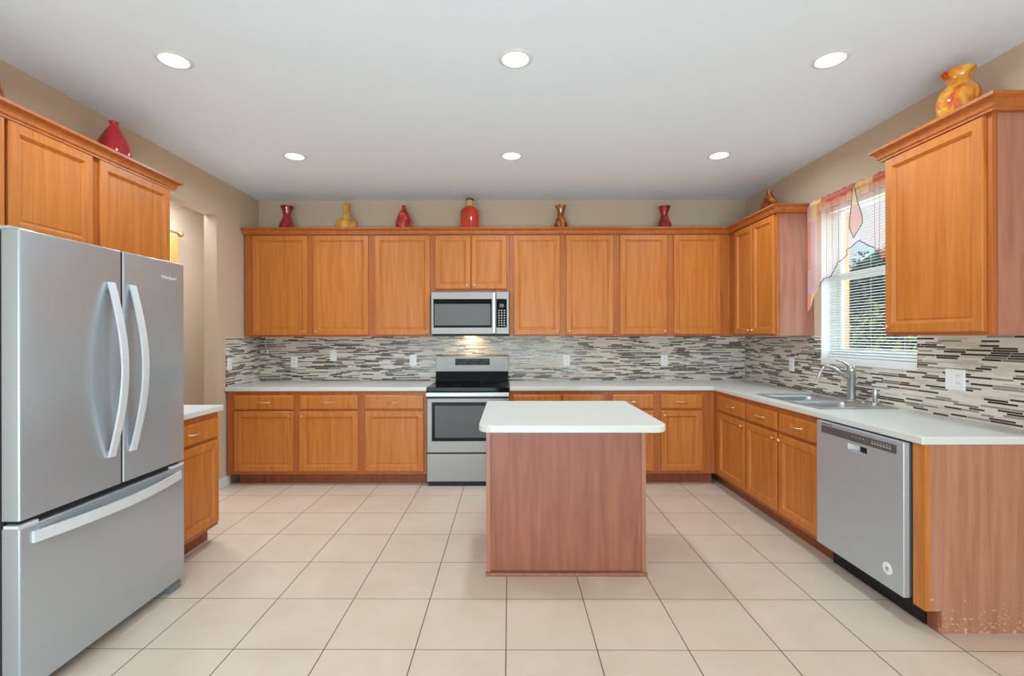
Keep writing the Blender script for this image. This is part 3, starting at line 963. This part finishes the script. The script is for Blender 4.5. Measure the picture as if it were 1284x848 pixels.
# ------------------------------------------------------------------ sink, faucet
sk = thing('kitchen_sink', 'stainless double bowl sink set in the counter under the window', 'sink', (SX0, SY0, ZT1))
W_, D_ = SX1 - SX0, SY1 - SY0            # x: 0..W_, y: 0..D_
bowls = [(0.035, W_ - 0.095, 0.035, 0.365), (0.035, W_ - 0.095, 0.395, D_ - 0.035)]
MB().cells([0, 0.035, W_ - 0.095, W_ + 0.012], [0, 0.035, 0.365, 0.395, D_ - 0.035, D_], {(1, 1), (1, 3)}, lambda u, v, d: (u, v, d), 0.0005, 0.007).build('rim', 'sink_steel', sk, bevel=0.003)
for x0, x1, y0, y1 in bowls:
    mb = MB()
    rr = [rrect(x0 - i_ * 0 + ins, x1 - ins, y0 + ins, y1 - ins, rad, 5) for i_, (ins, rad) in enumerate(((0.0, 0.02), (0.004, 0.04), (0.018, 0.06), (0.05, 0.05)))]
    zz = [0.004, -0.02, -0.155, -0.175]
    bm = mb.bm
    loops = [[bm.verts.new((a, b, z)) for a, b in r_] for r_, z in zip(rr, zz)]
    for A, B in zip(loops, loops[1:]):
        for k in range(len(A)):
            bm.faces.new((A[k], A[(k + 1) % len(A)], B[(k + 1) % len(A)], B[k]))
    bm.faces.new(loops[-1])
    b_ = mb.build('bowl', 'sink_steel', sk, smooth=50)
    so = b_.modifiers.new('solid', 'SOLIDIFY')
    so.thickness = 0.0015
    so.offset = -1
    MB().lathe([(-0.1745, 0.042), (-0.171, 0.040), (-0.172, 0.010)], ((x0 + x1) / 2, (y0 + y1) / 2, 0), 24).build('drain', 'chrome', b_, smooth=40)

fa = thing('kitchen_faucet', 'brushed nickel single-lever faucet with curved spout behind the sink', 'faucet', (2.448, 3.39, ZT1 + 0.0075))
MB().lathe([(0.0, 0.036), (0.006, 0.035), (0.010, 0.028)], (0, 0, 0), 28).build('base_ring', 'chrome', fa, smooth=40)
MB().lathe([(0.0101, 0.026), (0.20, 0.0255), (0.205, 0.028), (0.225, 0.028), (0.245, 0.022), (0.253, 0.010)], (0, 0, 0), 28).build('body', 'chrome', fa, smooth=40)
pts = []
for k in range(18):
    a = k / 17
    x = -0.02 - 0.215 * a
    z = 0.165 + 0.075 * math.sin(min(1.0, a / 0.72) * PI / 2) ** 1.6 if a < 0.72 else 0.24 - 0.085 * ((a - 0.72) / 0.28) ** 2
    pts.append((x, 0.0, z))
MB().tube(pts, [0.0155 - 0.004 * k / 17 for k in range(18)], 12).build('spout', 'chrome', fa, smooth=50)
MB().tube([(-0.012, 0, 0.235), (-0.035, 0, 0.258), (-0.07, 0, 0.277), (-0.105, 0, 0.283)], [0.011, 0.009, 0.007, 0.006], 10).build('lever', 'chrome', fa, smooth=50)

spz = thing('side_sprayer', 'small upright side sprayer on the sink rim right of the faucet', 'sprayer', (2.452, 3.178, ZT1 + 0.0075))
MB().lathe([(0.0, 0.024), (0.006, 0.023), (0.012, 0.016)], (0, 0, 0), 20).build('collar', 'chrome', spz, smooth=40)
MB().lathe([(0.0121, 0.0135), (0.05, 0.015), (0.085, 0.0165), (0.10, 0.015), (0.104, 0.008)], (0, 0, 0), 20).build('wand', 'chrome', spz, smooth=40)
MB().tube([(-0.004, 0, 0.1045), (-0.004, 0, 0.116), (-0.02, 0, 0.121)], [0.007, 0.006, 0.005], 8).build('trigger', 'chrome', spz, smooth=50)
tag(MB().lathe([(0.0, 0.020), (0.004, 0.019), (0.008, 0.012), (0.009, 0.004)], (2.458, 3.285, ZT1 + 0.0075), 20).build('hole_cap', 'chrome', smooth=40), 'round metal hole cap on the sink rim between faucet and sprayer', 'cap')

# ------------------------------------------------------------------ outlets (local plate facing -y)
def outlet(label, loc, rz, kind='duplex', w=0.072):
    o = thing('outlet_plate' if kind != 'switch' else 'switch_plate', label, 'outlet' if kind != 'switch' else 'switch', loc, rz)
    h = 0.117
    MB().rings(-w / 2, w / 2, -h / 2, h / 2, [(0, 0), (0, 0.003), (0.004, 0.006)], 0.0).build('plate', 'plate', o)
    gangs = [0.0] if w < 0.1 else [-0.023, 0.023]
    for i, gx_ in enumerate(gangs):
        if kind == 'switch' or (len(gangs) == 2 and i == 0):
            box(gx_ - 0.0165, gx_ + 0.0165, -0.0085, -0.0062, -0.033, 0.033).build('rocker', 'plate', o, bevel=0.001)
        elif kind == 'duplex':
            for dz_ in (-0.02, 0.02):
                s_ = box(gx_ - 0.0165, gx_ + 0.0165, -0.008, -0.0062, dz_ - 0.0135, dz_ + 0.0135).build('socket', 'plate', o, bevel=0.001)
                MB().box(gx_ - 0.008, gx_ - 0.005, -0.0086, -0.0081, dz_ - 0.002, dz_ + 0.008).box(gx_ + 0.005, gx_ + 0.008, -0.0086, -0.0081, dz_ - 0.002, dz_ + 0.008).build('slot', 'slot', s_)
    return o
YS = YB - 0.0105
def at_back(px, py):
    return ((px - 634) * YS / 600, YS, H - (py - 422) * YS / 600)
outlet('white outlet plate on the end wall mosaic, nearest the left corner', at_back(369, 453.5), 0)
outlet('white switch plate set highest on the left mosaic', at_back(418, 445.5), 0, 'switch')
outlet('white outlet plate just left of the range', at_back(518, 451.5), 0)
outlet('white outlet plate behind the island, right of the range', at_back(710.5, 452), 0)
outlet('white outlet plate left of the right corner', at_back(833, 452.5), 0)
XS = XR - 0.0105
ys = XS * 600 / (993 - 634)
outlet('white outlet plate on the side wall mosaic left of the faucet', (XS, ys, H - (458 - 422) * ys / 600), -PI / 2)
ys = XS * 600 / (1198 - 634)
outlet('wide two-gang white plate on the mosaic right of the window', (XS, ys, H - (477.5 - 422) * ys / 600), -PI / 2, w=0.118)
outlet('white switch plate on the left return wall', (XL + 0.0105, 4.485, H - (456 - 422) * 4.485 / 600), PI / 2, 'switch')

pc = thing('hanging_cord', 'thin white cord with plug hanging in the left corner below the cabinet', 'cord', (-2.55, YS - 0.012, 1.2))
MB().tube([(0.03, 0, 0.178), (0.028, 0, 0.12), (0.033, 0, 0.07), (0.046, 0, 0.045)], 0.003, 6).build('wire', 'plate', pc, smooth=60)
MB().lathe([(0.0, 0.006), (0.006, 0.012), (0.036, 0.011), (0.044, 0.005)], (0.048, 0, 0.004), 12).build('plug', 'plate', pc, smooth=40)

# ------------------------------------------------------------------ blind, rod, valance
bl = thing('window_blind', 'white horizontal mini blind hanging in the kitchen window', 'blind', (XR + 0.062, WY0, WZ0))
by0, by1 = 0.012, WY1 - WY0 - 0.012
box(-0.018, 0.018, by0, by1, 1.195, 1.230).build('headrail', 'blind', bl, bevel=0.002)
mb = MB()
z = 0.085
while z < 1.19:
    a = math.radians(14)
    c_, s_ = math.cos(a) * 0.0125, math.sin(a) * 0.0125
    bm = mb.bm
    pts = [(-c_, s_ * -1), (0, 0.0018), (c_, s_)]
    top = [[bm.verts.new((x_, y_, z + z_)) for x_, z_ in pts] for y_ in (by0, by1)]
    bot = [[bm.verts.new((x_, y_, z + z_ - 0.0006)) for x_, z_ in pts] for y_ in (by0, by1)]
    for k in range(2):
        bm.faces.new((top[0][k], top[0][k + 1], top[1][k + 1], top[1][k]))
        bm.faces.new((bot[0][k + 1], bot[0][k], bot[1][k], bot[1][k + 1]))
    for k in (0, 2):
        f_ = (top[0][k], top[1][k], bot[1][k], bot[0][k])
        bm.faces.new(f_)
    z += 0.0205
mb.build('slats', 'blind', bl)
box(-0.012, 0.012, by0, by1, 0.056, 0.070).build('bottom_rail', 'blind', bl, bevel=0.003)
for yy in (0.16, by1 / 2, by1 - 0.16):
    MB().tube([(-0.014, yy, 0.07), (-0.014, yy, 1.195)], 0.0009, 5).build('ladder_cord', 'blind', bl)

RX, RZ = 2.445, 2.415
rd = thing('curtain_rod', 'thin dark curtain rod with round finial above the window', 'curtain rod', (RX, 2.86, RZ))
MB().tube([(0, 0, 0), (0, 0.965, 0)], 0.007, 10).build('pole', 'rod', rd, smooth=60)
MB().lathe([(0.955, 0.007), (0.965, 0.010), (0.972, 0.016), (0.982, 0.019), (0.992, 0.015), (0.998, 0.004)], (0, 0, 0), 16, 'y').build('finial', 'rod', rd, smooth=60)
for yy in (0.008, 0.940):
    box(0.004, XR - RX - 0.0005, yy - 0.006, yy + 0.006, -0.012, 0.012).build('bracket', 'rod', rd)

va = thing('window_valance', 'sheer plaid valance in red, orange and yellow hung over the window', 'valance', (0, 0, 0))
YC = 3.297
def hem(y):
    tt = abs(y - YC)
    pts = [(0.0, 2.045), (0.05, 2.015), (0.145, 1.945), (0.198, 1.918), (0.206, 1.880), (0.30, 1.830), (0.40, 1.785), (0.485, 1.745), (0.51, 1.66), (0.545, 1.575)]
    for (a, za), (b, zb) in zip(pts, pts[1:]):
        if tt <= b:
            return za + (zb - za) * (tt - a) / (b - a)
    return pts[-1][1]
def fold(y, s):
    return 0.012 * math.sin(y * 46.0) * (0.35 + 0.65 * s) + 0.006 * math.sin(y * 103.0 + 1.3) * s
def drop(y0, y1, name, m, n=110, xo=0.0, hemf=hem):
    mb = MB()
    bm = mb.bm
    rows = 14
    g = []
    for i in range(n + 1):
        y = y0 + (y1 - y0) * i / n
        zb = hemf(y)
        g.append([bm.verts.new((RX - 0.010 + xo + fold(y, j / rows) , y, 2.41 + (zb - 2.41) * j / rows)) for j in range(rows + 1)])
    for i in range(n):
        for j in range(rows):
            bm.faces.new((g[i][j], g[i + 1][j], g[i + 1][j + 1], g[i][j + 1]))
    return mb.build(name, m, va, smooth=180)
drop(2.862, 3.765, 'swag', 'sheer', 130)
drop(2.864, 3.80, 'top_band', 'band', 130, -0.005, lambda y: 2.345)
def tail_hem(y):
    a = (y - 3.725) / (3.842 - 3.725)
    return 1.76 - 0.19 * math.sin(min(a, 0.8) / 0.8 * PI / 2) + (0.03 if a > 0.8 else 0)
drop(3.725, 3.840, 'tail', 'tail', 40, -0.016, tail_hem)
drop(2.862, 2.93, 'tail', 'tail', 24, -0.016, lambda y: 1.60)
# rod pocket ruffle wrapped round the pole
mb = MB()
n, seg = 160, 12
ringl = []
for i in range(n + 1):
    y = 2.865 + (3.825 - 2.865) * i / n
    rr = 0.021 + 0.004 * math.sin(y * 190) + 0.003 * math.sin(y * 77)
    ring = []
    for k in range(seg):
        a = 2 * PI * k / seg
        r2 = rr * (1.35 if math.sin(a) > 0.7 else 1.0)
        ring.append(mb.bm.verts.new((RX + rr * math.cos(a), y, RZ + r2 * math.sin(a))))
    ringl.append(ring)
for A, B in zip(ringl, ringl[1:]):
    for k in range(seg):
        mb.bm.faces.new((A[k], A[(k + 1) % seg], B[(k + 1) % seg], B[k]))
bmesh.ops.recalc_face_normals(mb.bm, faces=mb.bm.faces)
mb.build('rod_pocket', 'ruffle', va, smooth=180)
mb = MB()
jp = [(0.010, 2.40), (0.030, 2.30), (0.060, 2.19), (0.062, 2.14), (0.0, 2.050), (-0.062, 2.14), (-0.045, 2.20), (-0.020, 2.30), (-0.008, 2.40)]
mb.prism(jp, lambda a, b: (RX - 0.034 - 0.02 * math.cos(a * 22), YC - 0.012 - a, b), lambda a, b: (RX - 0.035 - 0.02 * math.cos(a * 22), YC - 0.012 - a, b))
jb = mb.build('jabot', 'jabot', va)
MB().tube([(RX - 0.036 - 0.02 * math.cos(a * 22), YC - 0.012 - a, b) for a, b in jp], 0.0028, 6).build('edge_cord', 'hem', jb, smooth=60)
mb = MB().tube([(RX - 0.012 + fold(y, 1.0), y, hem(y)) for y in [2.87 + 0.893 * i / 150 for i in range(151)]], 0.0032, 6)
mb.build('hem_cord', 'hem', va, smooth=60)
mb = MB()
for y in (3.160, 3.10, 3.38, 3.49, 3.56, 3.62):
    mb.tube([(RX - 0.012 + fold(y, s) - 0.002, y, 2.40 + (hem(y) - 2.40) * s) for s in [k / 12 for k in range(13)]], 0.0013, 5)
mb.build('pleat_seam', plain('rosy pleat seam', (176, 112, 112), 0.7), va, smooth=60)

# ------------------------------------------------------------------ vases (height above own base, radius)
def smooth_prof(pts, n=6):
    out = []
    for i in range(len(pts) - 1):
        p0 = pts[max(i - 1, 0)]
        p1, p2 = pts[i], pts[i + 1]
        p3 = pts[min(i + 2, len(pts) - 1)]
        for k in range(n):
            t_ = k / n
            out.append(tuple(0.5 * ((2 * b) + (-a + c) * t_ + (2 * a - 5 * b + 4 * c - d) * t_ ** 2 + (-a + 3 * b - 3 * c + d) * t_ ** 3) for a, b, c, d in zip(p0, p1, p2, p3)))
    out.append(pts[-1])
    return [(h, max(r, 0.002)) for h, r in out]
def hollow(prof, lip=0.006, depth=0.05):
    top_h, top_r = prof[-1]
    return prof + [(top_h + 0.002, top_r - lip * 0.5), (top_h - 0.004, top_r - lip), (top_h - depth, max(top_r * 0.5, 0.004))]
ZV = ZU1 + 0.0002
def vase(label, x, y, z, pts, m, name='glass_vase', cat='vase', lip=0.005, wob=None, depth=0.05):
    o = thing(name, label, cat, (x, y, z))
    MB().lathe(hollow(smooth_prof(pts), lip, depth), (0, 0, 0), 40, wob=wob).build('body', m, o, smooth=50)
    return o
def bx(px, y):
    return (px - 634) * y / 600
YV = 4.87
wave = lambda a, h: (0.06 * math.sin(2 * a + 0.6)) if h > 0.28 else 0.0
vase('dark red hourglass vase at the left end of the end wall cabinets', bx(360.3, YV), YV, ZV,
     [(0, 0.066), (0.03, 0.088), (0.10, 0.080), (0.16, 0.056), (0.214, 0.039), (0.26, 0.046), (0.306, 0.064)], 'dark_red', wob=wave)
vase('gold marbled bottle vase with a narrow neck', bx(434.8, YV), YV, ZV,
     [(0, 0.060), (0.03, 0.098), (0.09, 0.112), (0.135, 0.100), (0.18, 0.062), (0.225, 0.034), (0.27, 0.030), (0.332, 0.032)], 'gold_vase')
vase('red and amber teardrop vase above the third tall door', bx(506.8, YV), YV, ZV,
     [(0, 0.060), (0.04, 0.080), (0.11, 0.087), (0.17, 0.078), (0.22, 0.058), (0.265, 0.032), (0.29, 0.021), (0.312, 0.022)], 'fire_vase')
b4 = vase('orange red bottle with a cork stopper above the microwave', bx(589.3, YV), YV, ZV,
     [(0, 0.090), (0.006, 0.096), (0.12, 0.097), (0.225, 0.097), (0.262, 0.090), (0.290, 0.062), (0.300, 0.040), (0.304, 0.036)], 'orange_vase', 'glass_bottle', 'bottle', 0.003, depth=0.004)
MB().lathe([(0.300, 0.034), (0.305, 0.036), (0.36, 0.038), (0.362, 0.036)], (0, 0, 0), 24).build('cork_stopper', 'cork', b4, smooth=40)
MB().lathe([(0.3625, 0.040), (0.372, 0.042), (0.380, 0.036)], (0, 0, 0), 24).build('stopper_cap', 'cork_cap', b4, smooth=40)
vase('amber and brown hourglass vase', bx(703.6, YV), YV, ZV,
     [(0, 0.062), (0.03, 0.080), (0.10, 0.074), (0.16, 0.052), (0.214, 0.034), (0.26, 0.042), (0.307, 0.058)], 'amber_vase')
vase('small dark red hourglass vase nearest the right corner', bx(833.3, YV), YV, ZV,
     [(0, 0.062), (0.03, 0.080), (0.10, 0.073), (0.16, 0.052), (0.206, 0.034), (0.25, 0.044), (0.296, 0.062)], 'dark_red')
vase('dark amber teardrop vase on the cabinet left of the window', 2.405, 4.36, ZV,
     [(0, 0.056), (0.04, 0.080), (0.11, 0.085), (0.17, 0.073), (0.22, 0.051), (0.26, 0.030), (0.285, 0.022), (0.30, 0.024)], 'amber_vase')
vase('large orange and yellow swirled vase on the cabinet right of the window', 2.372, 2.50, 2.4202,
     [(0, 0.050), (0.04, 0.066), (0.12, 0.088), (0.185, 0.093), (0.235, 0.080), (0.272, 0.054), (0.300, 0.050), (0.328, 0.064), (0.340, 0.071)], 'swirl_vase', wob=lambda a, h: 0.04 * math.sin(3 * a + 1.0) if h > 0.28 else 0.0)
vase('glossy crimson teardrop vase on the cabinet above the refrigerator', -2.44, 2.985, ZV,
     [(0, 0.058), (0.05, 0.084), (0.12, 0.094), (0.18, 0.085), (0.24, 0.057), (0.285, 0.030), (0.302, 0.023), (0.322, 0.027)], 'red_vase')
vase('round brown vase at the photo\'s left edge above the cabinets', -2.44, 2.19, ZV,
     [(0, 0.05), (0.04, 0.085), (0.11, 0.105), (0.18, 0.095), (0.23, 0.055), (0.25, 0.04)], 'amber_vase')

# ------------------------------------------------------------------ recessed lights
G = (('near row, left', -1.713, 2.476), ('near row, middle', 0.054, 2.473), ('near row, right', 1.688, 2.483),
     ('far row, left', -1.670, 3.796), ('far row, middle', 0.050, 3.796), ('far row, right', 1.696, 3.796))
says = {'near row, left': 'round lit recessed ceiling light above the refrigerator side, nearer row',
        'near row, middle': 'round lit recessed ceiling light over the island, nearer row',
        'near row, right': 'round lit recessed ceiling light near the large swirled vase, nearer row',
        'far row, left': 'small recessed ceiling light of the far row, above the left base cabinets',
        'far row, middle': 'small recessed ceiling light of the far row, in front of the microwave',
        'far row, right': 'small recessed ceiling light of the far row, toward the right corner'}
for k, x, y in G:
    o = thing('recessed_light', says[k], 'ceiling light', (x, y, ZC), 0, 'recessed ceiling lights')
    n = 40
    mb = MB()
    prof = [(0.068, -0.001), (0.068, -0.006), (0.080, -0.005), (0.090, -0.0005), (0.090, -0.0002), (0.068, -0.0002)]
    loops = [[mb.bm.verts.new((r * math.cos(2 * PI * i / n), r * math.sin(2 * PI * i / n), z_)) for i in range(n)] for r, z_ in prof]
    for A, B in zip(loops, loops[1:]):
        for i in range(n):
            mb.bm.faces.new((A[i], A[(i + 1) % n], B[(i + 1) % n], B[i]))
    bmesh.ops.recalc_face_normals(mb.bm, faces=mb.bm.faces)
    mb.build('trim_ring', 'trim', o, smooth=40)
    MB().lathe([(-0.0045, 0.0665), (-0.0008, 0.0675)], (0, 0, 0), n).build('diffuser', 'diffuser', o)
    area_light('lamp', (x, y, ZC - 0.012), (0, 0, 0), 0.13, 0.13, LAMP_W, (0.75, 0.90, 1.0), 'DISK', math.radians(170))

# ------------------------------------------------------------------ hall: bright window with a gold drape
w2 = struct(bpy.data.objects.new('window_2', None))
C.objects.link(w2)
w2.location = (-3.50, 4.58, 1.6)
box(0.001, 0.03, -0.40, 0.36, -0.75, 0.98).build('window_frame', 'trim', w2, bevel=0.004)
box(0.031, 0.036, -0.36, 0.32, -0.71, 0.94).build('pane', 'hall_glow', w2)
dr = thing('window_drape', 'narrow gold drape seen through the passage', 'curtain', (-3.42, 4.965, 0.58))
mb = MB()
n = 40
front = [(0.018 * math.sin(k / n * PI * 8), -0.10 + 0.13 * k / n) for k in range(n + 1)]
mb.prism(front + [(a - 0.004, b) for a, b in front[::-1]], lambda a, b: (a, b, 0.0), lambda a, b: (a, b, 1.86))
mb.build('fabric', 'drape', dr)
MB().tube([(0, -0.9, 1.885), (0, 0.04, 1.885)], 0.012, 10).build('rod', 'brass', dr, smooth=60)
MB().lathe([(0.04, 0.012), (0.05, 0.026), (0.07, 0.034), (0.09, 0.026), (0.10, 0.008)], (0, 0, 1.885), 16, 'y').build('finial', 'brass', dr, smooth=60)
area_light('hall_fill', (-3.05, 4.4, ZC - 0.02), (0, 0, 0), 0.5, 0.9, HALL_FILL_W, (0.86, 0.94, 1.0))  # added light without a fixture, brightens the hall walls

# ------------------------------------------------------------------ outside the kitchen window
struct(box(2.9, 16, -6, 16, -0.25, -0.15).build('ground_outside', 'grass'))
def leaves(mb, n, cx, cy, cz, rx, ry, rz_, size, rnd):
    for _ in range(n):
        while True:
            p = Vector((rnd.uniform(-1, 1), rnd.uniform(-1, 1), rnd.uniform(-1, 1)))
            if 0.45 < p.length < 1:
                break
        c = Vector((cx + p.x * rx, cy + p.y * ry, cz + p.z * rz_))
        q_ = Matrix.Rotation(rnd.uniform(0, 2 * PI), 3, 'Z') @ Matrix.Rotation(rnd.uniform(-1.0, 1.0), 3, 'X')
        s_ = size * rnd.uniform(0.6, 1.2)
        pts_ = [(0, -1, 0), (0.45, -0.2, 0.12), (0, 1.1, 0), (-0.45, -0.2, 0.12)]
        vs_ = [mb.bm.verts.new(c + q_ @ (Vector(p_) * s_)) for p_ in pts_]
        mb.bm.faces.new(vs_)
rnd = random.Random(3)
for i, (hx, hy, hr, hh, lb) in enumerate(((5.2, 5.9, 0.85, 1.45, 'dark green hedge bush seen through the blind, nearest the window'),
                                          (6.3, 8.0, 0.95, 1.55, 'dark green hedge bush in the middle of the view through the blind'),
                                          (7.6, 10.4, 1.2, 1.5, 'dark green hedge bush farthest off, through the window'))):
    o = thing('hedge_bush', lb, 'bush', (hx, hy, -0.15))
    MB().lathe(smooth_prof([(0.0, hr * 0.6), (0.4, hr * 0.8), (hh, hr * 0.85), (hh * 1.6, hr * 0.6), (hh * 1.9, 0.1)], 4), (0, 0, 0), 18).build('branches', 'hedge_core', o, smooth=60)
    mb = MB()
    leaves(mb, 2600, 0, 0, hh, hr, hr, hh * 0.98, 0.07, rnd)
    mb.build('foliage', 'hedge_leaf', o)
for i, (sx_, sy_, sh, sr, lb) in enumerate(((3.75, 4.85, 1.35, 0.34, 'light green leafy shrub just outside the window, left'),
                                            (3.75, 4.15, 1.30, 0.36, 'light green leafy shrub just outside the window, right'))):
    o = thing('leafy_shrub', lb, 'shrub', (sx_, sy_, -0.15))
    mb = MB()
    for k in range(7):
        a = k * 0.9
        mb.tube([(0, 0, 0), (0.12 * math.cos(a), 0.12 * math.sin(a), sh * 0.6), (0.26 * math.cos(a), 0.26 * math.sin(a), sh * 1.2)], [0.012, 0.009, 0.004], 6)
    mb.build('stem', 'stem', o)
    mb = MB()
    leaves(mb, 330, 0, 0, sh, sr, sr, 0.55, 0.055, rnd)
    mb.build('foliage', 'leaf', o)
